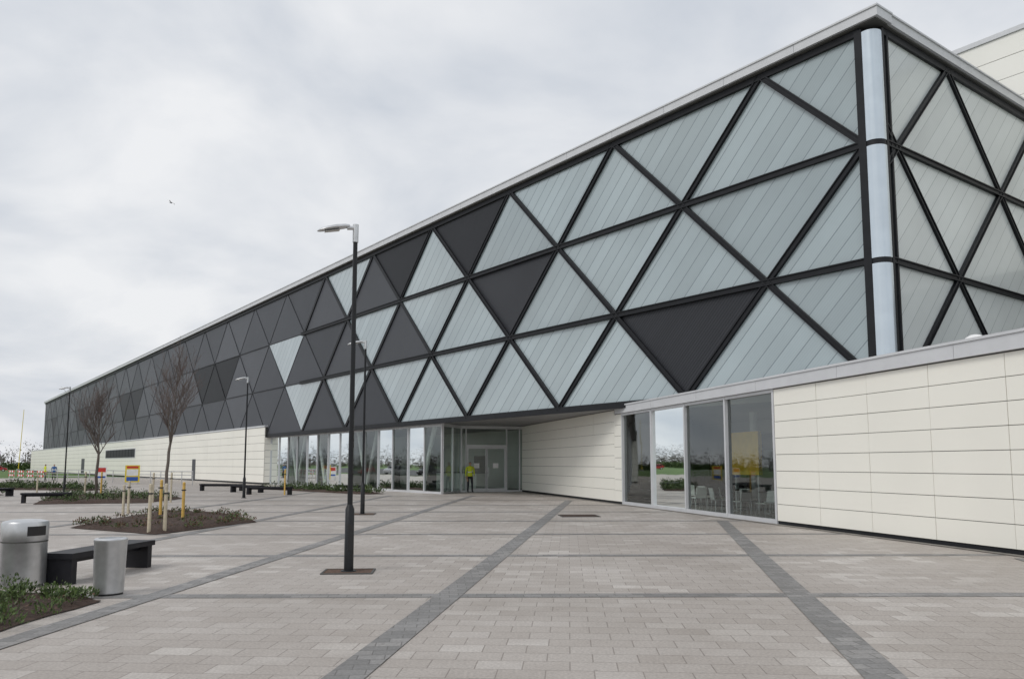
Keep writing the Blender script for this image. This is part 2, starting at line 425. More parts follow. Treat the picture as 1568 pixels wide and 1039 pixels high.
# ---------------- entrance glazing
eg=MB(); gg=MB()
Dl=Vector((-3.16,49.4,0)); Dr=W(a_door,0,0)
t_e=26.6; t_l=53.9
n=14
for i in range(n+1):
    t=t_e+(t_l-t_e)*i/n
    eg.fbox(F,t-.035,t+.035,-.42,-.26,0,4.05,'alu')
eg.fbox(F,t_e,t_l,-.40,-.28,0,.12,'alu'); eg.fbox(F,t_e,t_l,-.40,-.28,3.86,4.045,'alu')
for i in range(n):
    a=t_e+(t_l-t_e)*i/n;b=t_e+(t_l-t_e)*(i+1)/n; e=random.uniform(-.01,.01)
    gg.poly([F(a,-.34+e,.1),F(b,-.34,.1),F(b,-.34-e,3.9),F(a,-.34,3.9)],'glass')
R0=F(t_e,-.34,0)
def seg(p,q,mulk,z1=4.045):
    u=(q-p); ln=u.length; fr=frame(p[:2],u[:2],(u.y,-u.x))
    for x in mulk: eg.fbox(fr,x-.035,x+.035,-.06,.06,0,z1,'alu')
    eg.fbox(fr,.04,ln-.04,-.05,.05,3.86,z1,'alu'); eg.fbox(fr,.04,ln-.04,-.05,.05,0,.1,'alu')
    gg.poly([fr(0,0,.08),fr(ln,0,.08),fr(ln,0,3.9),fr(0,0,3.9)],'glass')
    return fr,ln
seg(R0,Dl,[.05,1.8,3.5])
fr,ln=seg(Dl,Dr,[.05,.35,2.95,3.8])
eg.fbox(fr,.385,2.915,-.07,.075,2.75,2.87,'alu')
for x in (.40,1.62): 
    eg.fbox(fr,x,x+.09,.01,.085,.02,2.745,'alu'); eg.fbox(fr,x+1.18,x+1.27,.01,.085,.02,2.745,'alu')
    eg.fbox(fr,x+.09,x+1.18,.01,.085,.02,.22,'alu'); eg.fbox(fr,x+.09,x+1.18,.01,.085,2.64,2.745,'alu')
    eg.fbox(fr,x+.45,x+.80,.012,.02,1.45,1.75,'sgnwhite')
for x in (1.55,1.76): eg.tube(fr(x,.14,.9),fr(x,.14,1.5),.018,.018,8,'steel')
eg.obj('entrance_frames',bld); gg.obj('entrance_glass',bld)
# interior
it=MB()
fl=[W(-14,-.2,.012),W(a_door,-.2,.012),Dl+Vector((0,0,.012)),R0+Vector((0,0,.012)),F(t_l,-.3,.012),F(t_l,-25,.012),F(-5,-25,.012)]
it.poly(fl,'intfloor')
it.fbox(W,0,33,-9.2,-9,0,3.9,'intwall'); it.fbox(W,0,.2,-9,-.3,0,3.9,'intwall')
it.fbox(W,32,32.2,-9,-.3,0,3.9,'intwall')
it.fbox(F,24,60,-10.2,-10,0,4.05,'intwall')
it.fbox(F,53.9,54.1,-10,-.3,0,4.05,'intwall')
it.fbox(F,20,20.2,-24,-9,0,4.05,'intwall')
for a in (14,19,24,28): it.fbox(W,a,a+1.1,-8.99,-8.95,.02,2.2,'backing')
it.fbox(W,22,27,-8.99,-8.96,2.4,3.2,'backing')
for t in (30,36,43,49): it.fbox(F,t,t+1.6,-9.99,-9.95,.02,2.3,'backing')
it.fbox(F,31,36,-6.5,-5.7,.02,1.1,'intwall'); it.fbox(F,30.9,36.1,-6.6,-5.6,1.102,1.16,'black')
for a in (12,18,24): it.tube(W(a,-5.2,.013),W(a,-5.2,3.89),.16,.16,16,'sgnwhite')
it.obj('interior',bld)
vc=MB()
for t in (31,38.5,45.5,51):
    for g in (-1,1): vc.tube(F(t,-1.6,.02),F(t+g*1.5,-1.6,4.05),.15,.15,12,'sgnwhite')
vc.obj('raking_columns',bld,smooth=True)
yb=MB(); yb.fbox(W,13.8,15.7,-3.0,-2.85,1.3,2.9,'yellow'); yb.fbox(W,13.9,14.0,-3.0,-2.9,0.02,1.3,'alu'); yb.fbox(W,15.5,15.6,-3.0,-2.9,0.02,1.3,'alu')
yb.obj('yellow_display_board')
def chair(loc,rz):
    e=MB()
    for x in (-.2,.2):
        for y in (-.2,.2): e.tube((x*1.1,y*1.1,0),(x*.9,y*.9,.44),.014,.014,6,'steel')
    fr0=lambda a,o,z:Vector((a,o,z))
    e.fbox(fr0,-.22,.22,-.22,.22,.44,.47,'sgnwhite'); 
    e.hexa([Vector(p) for p in ((-.21,.2,.48),(.21,.2,.48),(.21,.23,.48),(-.21,.23,.48),(-.2,.27,.85),(.2,.27,.85),(.2,.30,.85),(-.2,.30,.85))],'sgnwhite')
    for x in (-.2,.2): e.tube((x,.21,.44),(x,.27,.6),.014,.014,6,'steel')
    o=e.obj('cafe_chair'); o.location=loc; o.rotation_euler=(0,0,rz)
for i in range(12):
    p=W(8.9+i*.75,-1.0-(i%2)*.75,.014); chair(p,random.uniform(-3,3))
for a in (10.2,12.4,14.6):
    tb=MB(); tb.tube((0,0,0),(0,0,.02),.22,.22,16,'steel'); tb.tube((0,0,.02),(0,0,.72),.03,.03,8,'steel'); tb.tube((0,0,.72),(0,0,.75),.38,.38,20,'blackplastic')
    o=tb.obj('cafe_table'); o.location=W(a,-2.4,.014)
def sofa(a0,a1,o):
    so=MB()
    so.fbox(W,a0,a1,o,o+.7,.1,.45,'blackplastic'); so.fbox(W,a0,a1,o-.2,o-.01,.1,.85,'blackplastic')
    so.fbox(W,a0-.18,a0-.01,o-.2,o+.7,.1,.62,'blackplastic'); so.fbox(W,a1+.01,a1+.18,o-.2,o+.7,.1,.62,'blackplastic')
    for a in (a0,(a0+a1)/2,a1-.08): so.fbox(W,a,a+.08,o,o+.6,.014,.098,'steel')
    so.obj('lounge_sofa')
sofa(22,26,-3.4); sofa(16.5,19.5,-3.6)

# ---------------- left base wall
lw=MB()
LT=4.8
lw.fbox(F,t_l,215,-8,.20,0,LT,'backing')
wbox(F,t_l,215,.14,LT-.02,.666,4.03,.202,'white',.022,.05,lw)
fe=frame(F(t_l,.2,0)[:2],(d2[0],d2[1]),(-d1[0],-d1[1]))
wbox(fe,0,.85,.14,3.94,.54,.85,.002,'white',.02,.03,lw)
lw.fbox(F,t_l-.05,215,-8,.30,LT,LT+.14,'alu')
lw.fbox(F,t_l,215,.20,.24,0,.12,'frame')
lw.fbox(F,102,122,.2,.29,2.5,3.8,'alu'); lw.fbox(F,102.2,121.8,.2,.30,2.6,3.7,'darkglass')
for t in range(104,122,2): lw.fbox(F,t-.05,t+.05,.2,.32,2.6,3.7,'frame')
lw.fbox(F,74,75.2,.2,.27,.02,2.2,'greypanel'); lw.fbox(F,140,143,.2,.27,.02,2.6,'greypanel')
lw.obj('left_base_wall',bld)

# ---------------- ground
g=MB()
R=1500
g.poly([(R*math.cos(2*math.pi*i/64),R*math.sin(2*math.pi*i/64),-.06) for i in range(64)],'grass')
g.obj('grass_ground')
pz=MB()
pz.poly([(-40,-25,0),(50,-25,0),(50,5,0),W(-14,-.5,0),W(a_door,-.5,0),Dl+Vector((.3,.6,0)),F(t_e,-.6,0),F(100,-.5,0),(-78,88,0),(-55,60,0)],'paver')
pz.obj('plaza_paving')
cbm=MB()
Y0=6.1
for i in range(9):
    y=Y0+4.6*i; x0=-34
    x1=9.57-.2523*(y-15.3)-.35
    hw_=.15
    cbm.poly([(x0,y-hw_+.012*x0,.004),(x1,y-hw_+.012*x1,.004),(x1,y+hw_+.012*x1,.004),(x0,y+hw_+.012*x0,.004)],'band')
cbm.obj('paving_band_cross')
fb=MB()
def strip(p,q,wd,k='band',z=.008):
    p=Vector(p+(z,));q=Vector(q+(z,));d=(q-p).normalized();nn=Vector((-d.y,d.x,0))*wd/2
    fb.poly([p-nn,q-nn,q+nn,p+nn],k)
strip((-2.7,-4),(2.7,38.3),.34)
strip((1.0,-4),(6.35,24.7),.34)
strip((-5.75,-4),(-2.1,44),.30)
strip((-9.3,-4),(-6.6,44),.30)
strip((-13,-4),(-12,50),.30)
strip((5.0,-4),(9.25,14.8),.34)
wa=W(-14,.16,0);wb_=W(a_door-.3,.16,0)
strip((wa.x,wa.y),(wb_.x,wb_.y),.22,'sealant',.012)  # narrow darker strip along the foot of the panel wall
fb.obj('paving_band_long')
rdm=MB()
rdm.poly([(-130,-60,-.03),(-46,-60,-.03),(-60,60,-.03),(-84,92,-.03),(-135,150,-.03),(-190,160,-.03)],'asphalt')
rdm.obj('car_park')
kb=MB()
def kerb(p,q):
    p=Vector(p);q=Vector(q);d=(q-p);fr=frame(p[:2],d[:2],(-d.y,d.x)); kb.fbox(fr,0,d.length,-.075,.075,-.05,.06,'kerb')
kerb((-46,-60,0),(-60,60,0)); kerb((-60,60,0),(-84,92,0)); kerb((-84,92,0),(-135,150,0))
kb.obj('kerb')
ln_=MB()
for i in range(14):
    x=-70-i*.4; y=-10+i*5.2
    ln_.poly([(x-5,y,-.026),(x,y+.6,-.026),(x,y+.7,-.026),(x-5,y+.1,-.026)],'sgnwhite')
ln_.obj('parking_markings')

# ---------------- pits
def pit(x,y,sx,sy,rz=0.07,k='rust'):
    p=MB(); fr0=lambda a,o,z:Vector((a,o,z))
    p.poly([(-sx/2,-sy/2,.014),(sx/2,-sy/2,.014),(sx/2,sy/2,.014),(-sx/2,sy/2,.014)],k)
    for (a0,a1,b0,b1) in ((-sx/2-.03,sx/2+.03,-sy/2-.03,-sy/2),(-sx/2-.03,sx/2+.03,sy/2,sy/2+.03),(-sx/2-.03,-sx/2,-sy/2,sy/2),(sx/2,sx/2+.03,-sy/2,sy/2)):
        p.fbox(fr0,a0,a1,b0,b1,-.01,.02,'backing')
    o=p.obj('paving_pit'); o.location=(x,y,0); o.rotation_euler=(0,0,rz)
pit(-2.59,13.0,.74,.52); pit(-5.09,27.7,.8,.8); pit(2.2,26.8,1.2,1.0,k='soil')

# ---------------- lamps
def lamp(x,y,h,rz=0):
    e=empty('street_lamp',(x,y,0),rz)
    p=MB()
    p.tube((0,0,0),(0,0,.03),.13,.12,20,'black')
    p.tube((0,0,.03),(0,0,.98),.075,.072,20,'black'); p.tube((0,0,.98),(0,0,1.06),.072,.043,20,'black')
    p.tube((0,0,1.06),(0,0,h-.05),.043,.036,16,'black')
    fr0=lambda a,o,z:Vector((a,o,z))
    p.fbox(fr0,-.035,.035,-.079,-.070,.35,.75,'blackplastic')
    p.obj('column',e,smooth=True)
    q=MB()
    q.tube((0,0,h-.28),(0,0,h+.02),.048,.048,16,'steel'); 
    q.tube((.02,0,h-.03),(-.14,0,h-.05),.034,.034,12,'steel')
    secs=[(-.10,.045,.035,-.02),(-.18,.075,.05,-.035),(-.32,.11,.055,-.065),(-.48,.105,.045,-.105),(-.58,.07,.03,-.135),(-.62,.02,.012,-.15)]
    rings=[]
    for xx,wy,hz,zz in secs:
        rings.append([Vector((xx,wy*math.cos(a),h+zz+hz*math.sin(a)*(1.0 if math.sin(a)>0 else .55))) for a in [2*math.pi*i/14 for i in range(14)]])
    for r0,r1 in zip(rings,rings[1:]):
        for i in range(14): j=(i+1)%14; q.poly([r0[i],r0[j],r1[j],r1[i]],'steel')
    q.poly(rings[0],'steel'); q.poly(rings[-1],'steel')
    q.obj('luminaire',e,smooth=True)
    g_=MB(); g_.poly([(-.26,-.07,h-.10),(-.5,-.065,h-.148),(-.5,.065,h-.148),(-.26,.07,h-.10)],'lens'); g_.obj('lens',e)
lamp(-2.59,13.0,5.62,.35); lamp(-5.09,27.7,5.95,.2); lamp(-13.5,40.9,6.1,.2); lamp(-27.2,49.3,6.4,.2)

# ---------------- benches
def bench(x,y,l,rz):
    b=MB(); fr0=lambda a,o,z:Vector((a,o,z))
    b.fbox(fr0,-l/2,l/2,-.23,.23,.36,.44,'bench')
    for a in (-l/2+.04,l/2-.16): b.fbox(fr0,a,a+.12,-.2,.2,0.0,.358,'bench')
    b.fbox(fr0,-l/2+.16,l/2-.16,-.04,.04,.28,.358,'bench')
    o=b.obj('bench'); o.location=(x,y,0); o.rotation_euler=(0,0,rz)
    bv=o.modifiers.new('bev','BEVEL'); bv.width=.01; bv.segments=2
bench(-6.32,12.65,2.1,math.radians(83)); bench(-20.6,36.0,2.0,math.radians(20)); bench(-18.6,52,2.8,math.radians(-5)); bench(-13.6,45.5,2.6,math.radians(-8)); bench(-9.8,49,2.2,math.radians(-30)); bench(-27,42.5,2.0,math.radians(80)); bench(-16,49,2.2,math.radians(-20))
# ---------------- bins
def lathe(mb,prof,n,k):
    for (r0,z0),(r1,z1) in zip(prof,prof[1:]):
        for i in range(n):
            a=2*math.pi*i/n;b=2*math.pi*(i+1)/n
            P_=[(r0*math.cos(a),r0*math.sin(a),z0),(r0*math.cos(b),r0*math.sin(b),z0),(r1*math.cos(b),r1*math.sin(b),z1),(r1*math.cos(a),r1*math.sin(a),z1)]
            mb.poly(P_,k)
e=empty('ash_bin',(-5.3,10.8,0)); b=MB()
lathe(b,[(.17,0),(.17,.02),(.185,.03),(.2,.68),(.205,.69),(.205,.715),(.19,.73),(.15,.735),(.148,.70),(.002,.70)],32,'steel'); b.obj('body',e,smooth=True)
b=MB(); lathe(b,[(.176,0.0),(.176,.028)],32,'blackplastic'); b.obj('foot',e)
e=empty('litter_bin',(-6.86,11.5,0),0); b=MB()
lathe(b,[(.26,0),(.26,.03),(.29,.04),(.29,.64),(.295,.65),(.295,.87),(.28,.90),(.2,.92),(.002,.925)],40,'steel'); b.obj('drum',e,smooth=True)
b=MB()
for c_ in (-28,152):
    for i in range(8):
        a=math.radians(c_-26+6.5*i);a2=math.radians(c_-26+6.5*(i+1)); rr_=.299
        b.poly([(rr_*math.cos(a),rr_*math.sin(a),.71),(rr_*math.cos(a2),rr_*math.sin(a2),.71),(rr_*math.cos(a2),rr_*math.sin(a2),.84),(rr_*math.cos(a),rr_*math.sin(a),.84)],'blackplastic')
lathe(b,[(.2925,.615),(.2925,.635)],40,'backing')
b.obj('openings',e)

# ---------------- planting beds
def inpoly(x,y,pl):
    c=False;n=len(pl)
    for i in range(n):
        x0,y0=pl[i];x1,y1=pl[(i+1)%n]
        if (y0>y)!=(y1>y) and x<(x1-x0)*(y-y0)/(y1-y0)+x0: c=not c
    return c
def leafclump(mb,cx,cy,cz,r,h,n,keys,ls):
    for _ in range(n):
        a=random.uniform(0,2*math.pi); rr=r*math.sqrt(random.random()); zz=cz+h*random.random()*(1-.5*(rr/r)**2)
        p=Vector((cx+rr*math.cos(a),cy+rr*math.sin(a),zz))
        d=Vector((math.cos(a)*random.random(),math.sin(a)*random.random(),random.uniform(.2,1.2))).normalized()
        s=Vector((random.uniform(-1,1),random.uniform(-1,1),random.uniform(-.4,.4))).normalized()
        s=(s-d*s.dot(d)).normalized(); l=ls*random.uniform(.6,1.4)
        mb.poly([p,p+d*l*.5+s*l*.2,p+d*l,p+d*l*.5-s*l*.2],random.choice(keys))
def bed(pl,nclump,keys,h=.22,ls=.09,per=40,cr=.2,mound=.10):
    e=empty('planting_bed'); s=MB()
    cx=sum(p[0] for p in pl)/len(pl); cy=sum(p[1] for p in pl)/len(pl)
    n=len(pl); ring=[]
    for i in range(n):
        for j in range(8):
            t=j/8; x=pl[i][0]*(1-t)+pl[(i+1)%n][0]*t; y=pl[i][1]*(1-t)+pl[(i+1)%n][1]*t
            k=1+random.uniform(-.015,.015); ring.append((cx+(x-cx)*k,cy+(y-cy)*k))
    lev=[(1.0,.014),(.93,mound*.6),(.75,mound),(.5,mound*1.1),(.2,mound*1.05)]
    R_=[[(cx+(x-cx)*k,cy+(y-cy)*k,z+(random.uniform(-.03,.03) if z>.02 else 0)) for x,y in ring] for k,z in lev]
    for r0,r1 in zip(R_,R_[1:]):
        for i in range(len(ring)): j=(i+1)%len(ring); s.poly([r0[i],r0[j],r1[j],r1[i]],'soil')
    for i in range(len(ring)): j=(i+1)%len(ring); s.poly([R_[-1][i],R_[-1][j],(cx,cy,mound)],'soil')
    s.obj('soil',e,smooth=True); m=MB(); xs=[p[0] for p in pl];ys=[p[1] for p in pl]; c=0
    while c<nclump:
        x=random.uniform(min(xs),max(xs));y=random.uniform(min(ys),max(ys))
        if not inpoly(x,y,pl): continue
        c+=1; hh=h*random.uniform(.4,1.3); leafclump(m,x,y,mound*.5,cr*random.uniform(.6,1.4),hh,per,keys,ls)
    for _ in range(600):
        x=random.uniform(min(xs),max(xs));y=random.uniform(min(ys),max(ys))
        if inpoly(x,y,pl):
            a=random.uniform(0,6.3); dx,dy=.05*math.cos(a),.05*math.sin(a); z=mound+random.random()*.03
            m.poly([(x,y,z),(x+dx,y+dy,z+.01),(x+dx-dy*.5,y+dy+dx*.5,z+.015),(x-dy*.5,y+dx*.5,z)],'leaf3')
    m.obj('plants',e)
bed([(-11.8,21.8),(-8.6,19.7),(-7.5,23.9),(-9.6,27.5),(-12.3,29.0)],75,['leaf1','leaf3','leaf3','leaf2'],.16,.07,45,.17,.14)
bed([(-20.2,34.3),(-16.0,35.6),(-16.2,40),(-22,45),(-24.2,42.5)],130,['leaf1','leaf2','leaf1'],.35,mound=.15)
bed([(-9.5,11.9),(-7.3,11.15),(-5.5,10.6),(-5.1,10.2),(-5.25,8.2),(-9.5,6.2)],85,['leaf1','leaf2','leaf2'],.28,.05,150,.16,.06)
bed([(-17,55),(-8.2,45.5),(-7.2,46.5),(-15.5,57)],110,['leaf1','leaf2','leaf1'],.45,.12)
bed([(-38,55),(-27,52),(-27.5,55),(-40,60)],150,['leaf1','leaf2','leaf1'],.5,.14)
bed([(-34,40),(-27.3,39.5),(-28,45),(-36,46)],130,['leaf1','leaf2','leaf1'],.4,.12)

# ---------------- bare trees
def tree(x,y,h,seed,spread=.5):
    rnd=random.Random(seed); e=empty('bare_tree',(x,y,0)); m=MB()
    def br(p,d,l,r,lev):
        segs=3 if lev<4 else 2
        for i in range(segs):
            d=(d+Vector((rnd.gauss(0,.09),rnd.gauss(0,.09),rnd.gauss(.05,.05)))).normalized()
            q=p+d*l/segs; r1=r*(.86 if lev<4 else .75); m.tube(p,q,r,r1,5 if lev<3 else 4,'bark' if lev<3 else 'twig',cap=False)
            if lev<5:
                for _ in range(2 if lev<3 else 1):
                    a=rnd.uniform(0,6.28); side=Vector((math.cos(a),math.sin(a),rnd.uniform(.2,.9))).normalized()
                    br(q,(d*.8+side*.58).normalized(),l*rnd.uniform(.42,.66),max(.0062,r1*.58),lev+1)
            p=q;r=r1
    p=Vector((0,0,0)); r=.085
    for i in range(5):
        q=p+Vector((rnd.gauss(0,.025),rnd.gauss(0,.025),h*.065)); m.tube(p,q,r,r*.95,8,'bark',cap=False);p=q;r*=.95
    n=10
    for i in range(n):
        q=p+Vector((rnd.gauss(0,.04),rnd.gauss(0,.04),h*.05)); m.tube(p,q,r,r*.86,7,'bark',cap=False)
        for _ in range(2 if i%2 else 3):
            a=rnd.uniform(0,6.28); dd=Vector((math.cos(a)*.55,math.sin(a)*.55,1)).normalized()
            br(q,dd,h*spread*(.46-.03*i)*rnd.uniform(.6,1.2),max(.014,r*.42),2)
        p=q;r*=.86
    br(p,Vector((0,0,1)),h*.14,r,2)
    m.obj('trunk_and_branches',e)
tree(-15.6,36.6,6.8,3,.62); tree(-20.9,40.9,5.7,5,.6)
def stake(x,y,h,k,lean=0):
    s=MB(); s.tube((0,0,0),(lean,0,h),.045,.042,10,k); s.tube((lean,0,h),(lean,0,h+.02),.042,.02,10,k); s.fbox(lambda a,o,z:Vector((a,o,z)),-.05+lean*.8,.05+lean*.8,-.05,.05,h*.8,h*.83,'blackplastic')
    o=s.obj('timber_stake',smooth=False); o.location=(x,y,0)
for x,y,h,k in ((-8.9,20.0,1.2,'wood'),(-8.6,20.2,1.2,'wood'),(-10.8,25.0,1.2,'woody'),(-9.7,24.0,1.15,'woody'),(-12.9,27.0,1.0,'wood'),(-13.3,28.2,1.1,'wood'),(-12.0,27.8,1.05,'wood'),(-16.0,36.2,1.3,'wood'),(-15.2,36.2,1.3,'wood'),(-21.3,40.5,1.3,'wood'),(-20.5,40.5,1.3,'woody'),(-12.6,45,1.4,'woody'),(-27.5,47,1.2,'wood')):
    stake(x,y,h,k)

# ---------------- signs and rail
def signboard(x,y,wd,h0,h1,kind):
    e=MB(); fr0=lambda a,o,z:Vector((a,o,z))
    for a in (-wd/2+.05,wd/2-.1): e.fbox(fr0,a,a+.05,.02,.07,0,h1-.02,'steel')
    if kind==0:
        e.fbox(fr0,-wd/2,wd/2,-.01,.019,h0,h1,'sgnyellow'); e.fbox(fr0,-wd/2+.12,wd/2-.12,-.016,-.0101,h0+.55,h1-.35,'sgnwhite')
        e.fbox(fr0,-wd/2+.12,wd/2-.12,-.016,-.0101,h0+.1,h0+.45,'sgnblue'); e.fbox(fr0,-wd/2+.12,wd/2-.12,-.016,-.0101,h1-.27,h1-.08,'red')
    else:
        e.fbox(fr0,-wd/2,wd/2,-.01,.019,h0,h1,'sgnwhite'); e.fbox(fr0,-wd/2+.08,wd/2-.08,-.016,-.0101,h1-.45,h1-.08,'red'); e.fbox(fr0,-wd/2+.08,wd/2-.08,-.016,-.0101,h0+.08,h0+.25,'sgnblue')
    o=e.obj('site_sign'); o.location=(x,y,0); o.rotation_euler=(0,0,math.radians(25))
signboard(-32.8,70,1.15,.15,1.6,0); signboard(-36.0,71,.85,.4,1.45,1)
rl=MB()
pts=[(-26,66),(-31,69.5),(-38,75),(-46,82),(-54,90)]
for p,q in zip(pts,pts[1:]):
    for z in (.5,.8,1.1): rl.tube((p[0],p[1],z),(q[0],q[1],z),.03,.03,6,'steel',cap=False)
    n_=4
    for i in range(n_): rl.tube((p[0]+(q[0]-p[0])*i/n_,p[1]+(q[1]-p[1])*i/n_,0),(p[0]+(q[0]-p[0])*i/n_,p[1]+(q[1]-p[1])*i/n_,1.12),.035,.035,6,'steel')
rl.obj('guard_rail')
def barrier(x,y,rz):
    b=MB(); fr0=lambda a,o,z:Vector((a,o,z))
    for i in range(5):
        k='red' if i%2==0 else 'sgnwhite'
        for z in (.45,.85): b.fbox(fr0,-1+.4*i,-1+.4*(i+1),-.02,.02,z,z+.18,k)
    for a in (-.9,.9): b.fbox(fr0,a-.03,a+.03,.021,.06,.05,1.05,'sgnwhite'); b.fbox(fr0,a-.06,a+.06,-.3,.3,0,.05,'blackplastic')
    o=b.obj('works_barrier'); o.location=(x,y,0); o.rotation_euler=(0,0,rz)
for i in range(4): barrier(-46-2.3*i,79+2.2*i,math.radians(-44))

# ---------------- people
def person(x,y,rz,top,h=1.78,stride=.1,name='person'):
    s=h/1.78
    J={'pel':(0,0,.95,.14,.10),'sp':(0,0,1.12,.135,.095),'ch':(0,-.01,1.32,.17,.105),'nk0':(0,0,1.46,.075,.07),'nk':(0,-.01,1.54,.055,.055),'hd':(0,-.025,1.63,.075,.09),'tp':(0,-.02,1.71,.068,.08),
    'hl':(-.10,0,.88,.095,.095),'kl':(-.11,-stride*.5,.49,.062,.065),'al':(-.11,stride*.4,.09,.042,.045),'tl':(-.13,stride*.4-.16,.035,.04,.03),
    'hr':(.10,0,.88,.095,.095),'kr':(.11,-stride*.9,.49,.062,.065),'ar':(.11,-stride,.09,.042,.045),'tr':(.13,-stride-.16,.035,.04,.03),
    'sl':(-.19,0,1.42,.065,.065),'el':(-.24,.03,1.13,.045,.045),'wl':(-.25,-.08,.89,.03,.03),'gl':(-.25,-.11,.81,.02,.038),
    'sr':(.19,0,1.42,.065,.065),'er':(.25,.02,1.13,.045,.045),'wr':(.2,-.17,.97,.03,.03),'gr':(.19,-.24,.95,.02,.038)}
    E=[('pel','sp'),('sp','ch'),('ch','nk0'),('nk0','nk'),('nk','hd'),('hd','tp'),('pel','hl'),('hl','kl'),('kl','al'),('al','tl'),('pel','hr'),('hr','kr'),('kr','ar'),('ar','tr'),('ch','sl'),('sl','el'),('el','wl'),('wl','gl'),('ch','sr'),('sr','er'),('er','wr'),('wr','gr')]
    ks=list(J); me=D.meshes.new('tmp'); me.from_pydata([J[k][:3] for k in ks],[(ks.index(a),ks.index(b)) for a,b in E],[])
    o=D.objects.new('tmp',me); scene.collection.objects.link(o)
    sk=o.modifiers.new('s','SKIN'); sub=o.modifiers.new('u','SUBSURF'); sub.levels=2; sub.render_levels=2
    sv=me.skin_vertices[0].data if len(me.skin_vertices) else None
    if sv:
        for i,k in enumerate(ks):
            sv[i].radius=J[k][3:5]; sv[i].use_root=(k=='pel')
    dg=bpy.context.evaluated_depsgraph_get(); dg.update(); me2=D.meshes.new_from_object(o.evaluated_get(dg),depsgraph=dg); D.objects.remove(o,do_unlink=True)
    bm=bmesh.new(); bm.from_mesh(me2)
    def cone(p,q,r0,r1):
        dd=Vector(q)-Vector(p); mt=Matrix.Translation((Vector(p)+Vector(q))/2)@dd.to_track_quat('Z','Y').to_matrix().to_4x4()
        bmesh.ops.create_cone(bm,cap_ends=True,segments=6,radius1=r0,radius2=r1,depth=dd.length,matrix=mt)
    for (gx,gy,gz,dx,dy,dz) in ((-.25,-.115,.79,0,-.2,-1),(.19,-.26,.945,0,-1,-.3)):
        for i,lf in enumerate((.07,.08,.075,.06)):
            b=Vector((gx,gy,gz))+(Vector((0,(i-1.5)*.02,0)) if dz<-.5 else Vector((0,0,(i-1.5)*.02))); c=b+Vector((dx,dy,dz))*lf*.55; e_=c+Vector((.015 if gx<0 else -.015,dy*.3*lf,dz*lf*.45))
            cone(b,c,.009,.009); cone(c,e_,.009,.007)
        b=Vector((gx,gy,gz+.02)); cone(b,b+Vector((.02 if gx<0 else -.02,-.05,-.02)),.011,.008)
    cone((0,-.10,1.635),(0,-.135,1.62),.014,.009)
    for g_ in (-1,1): cone((.07*g_,-.02,1.63),(.095*g_,-.01,1.645),.02,.016)
    for f in bm.faces: f.smooth=True
    bm.to_mesh(me2); bm.free(); me2.materials.clear()
    for k in ('skin','hair',top,'navy','blackplastic','sgnwhite'): me2.materials.append(M[k])
    for p in me2.polygons:
        c=p.center
        if c.z>1.66 or (c.z>1.58 and c.y>0.0): i=1
        elif c.z>1.50: i=0
        elif c.z<.10: i=4
        elif abs(c.x)>.14 and c.z<.90 and c.z>.6: i=0
        elif c.y<-.2 and c.z>.8 and c.x>.1: i=0
        elif c.z>.90: i=2 if not (1.12<c.z<1.17 and abs(c.x)<.19) else 5
        else: i=3
        p.material_index=i
    ob=D.objects.new(name,me2); scene.collection.objects.link(ob); ob.location=(x,y,0.0); ob.rotation_euler=(0,0,rz); ob.scale=(s,s,s)
    return ob
person(-2.55,49.1,.3,'hivis',1.9,name='man_in_hi_vis')
q=F(30.8,-1.2,0); person(q.x,q.y,-.4,'hivis2',1.8,name='man_in_green_vest')
q=F(33.4,-3.2,0); person(q.x,q.y,.9,'navy',1.75,name='visitor')
person(-47.5,84,.6,'blue',1.75,.2,name='pedestrian'); person(-49.0,85,2.4,'hivis',1.75,.1,name='site_worker')

# ---------------- cars
def car(x,y,rz,col,z=-.03):
    key='car%s'%str(col)
    if key not in M: M[key]=simple('car_paint',col,.25,0.2,.02)
    e=empty('parked_car',(x,y,z),rz)
    prof=[(-2.1,.35),(-2.15,.6),(-2.05,.85),(-1.75,.95),(-1.3,1.38),(-.9,1.46),(.3,1.46),(.65,1.38),(1.15,.98),(1.9,.85),(2.1,.65),(2.12,.35)]
    b=MB()
    def hw(z): return .86 if z<1.0 else .86-(z-1.0)*.42
    Lf=[Vector((px,-hw(pz),pz)) for px,pz in prof];Rt=[Vector((px,hw(pz),pz)) for px,pz in prof]
    n=len(prof); b.poly(Lf,key); b.poly(Rt[::-1],key)
    for i in range(n): j=(i+1)%n; b.poly([Lf[i],Lf[j],Rt[j],Rt[i]],key)
    b.obj('body',e)
    g_=MB()
    for s in (-1,1):
        for q in ([(-1.55,.98),(-1.2,1.34),(-.35,1.39),(-.35,.98)],[(-.28,.98),(-.28,1.39),(.3,1.39),(.58,1.31),(.95,.98)]):
            g_.poly([Vector((a,s*(hw(z)+.006),z)) for a,z in q],'darkglass')
    g_.poly([(.68,-.6,1.385),(.68,.6,1.385),(1.12,.74,1.02),(1.12,-.74,1.02)],'darkglass'); g_.poly([(-1.33,-.6,1.37),(-1.33,.6,1.37),(-1.72,.74,1.0),(-1.72,-.74,1.0)],'darkglass')
    for s in (-.65,.65): g_.fbox(lambda a,o,z:Vector((a,o,z)),2.09,2.13,s-.14,s+.14,.6,.74,'sgnwhite'); g_.fbox(lambda a,o,z:Vector((a,o,z)),-2.16,-2.1,s-.12,s+.12,.62,.8,'red')
    g_.obj('windows_and_lights',e)
    t=MB()
    for wx in (-1.3,1.3):
        for s in (-1,1):
            t.tube((wx,s*.68,.32),(wx,s*.88,.32),.32,.32,20,'tyre'); t.tube((wx,s*.881,.32),(wx,s*.89,.32),.2,.18,14,'steel')
    t.obj('wheels',e)
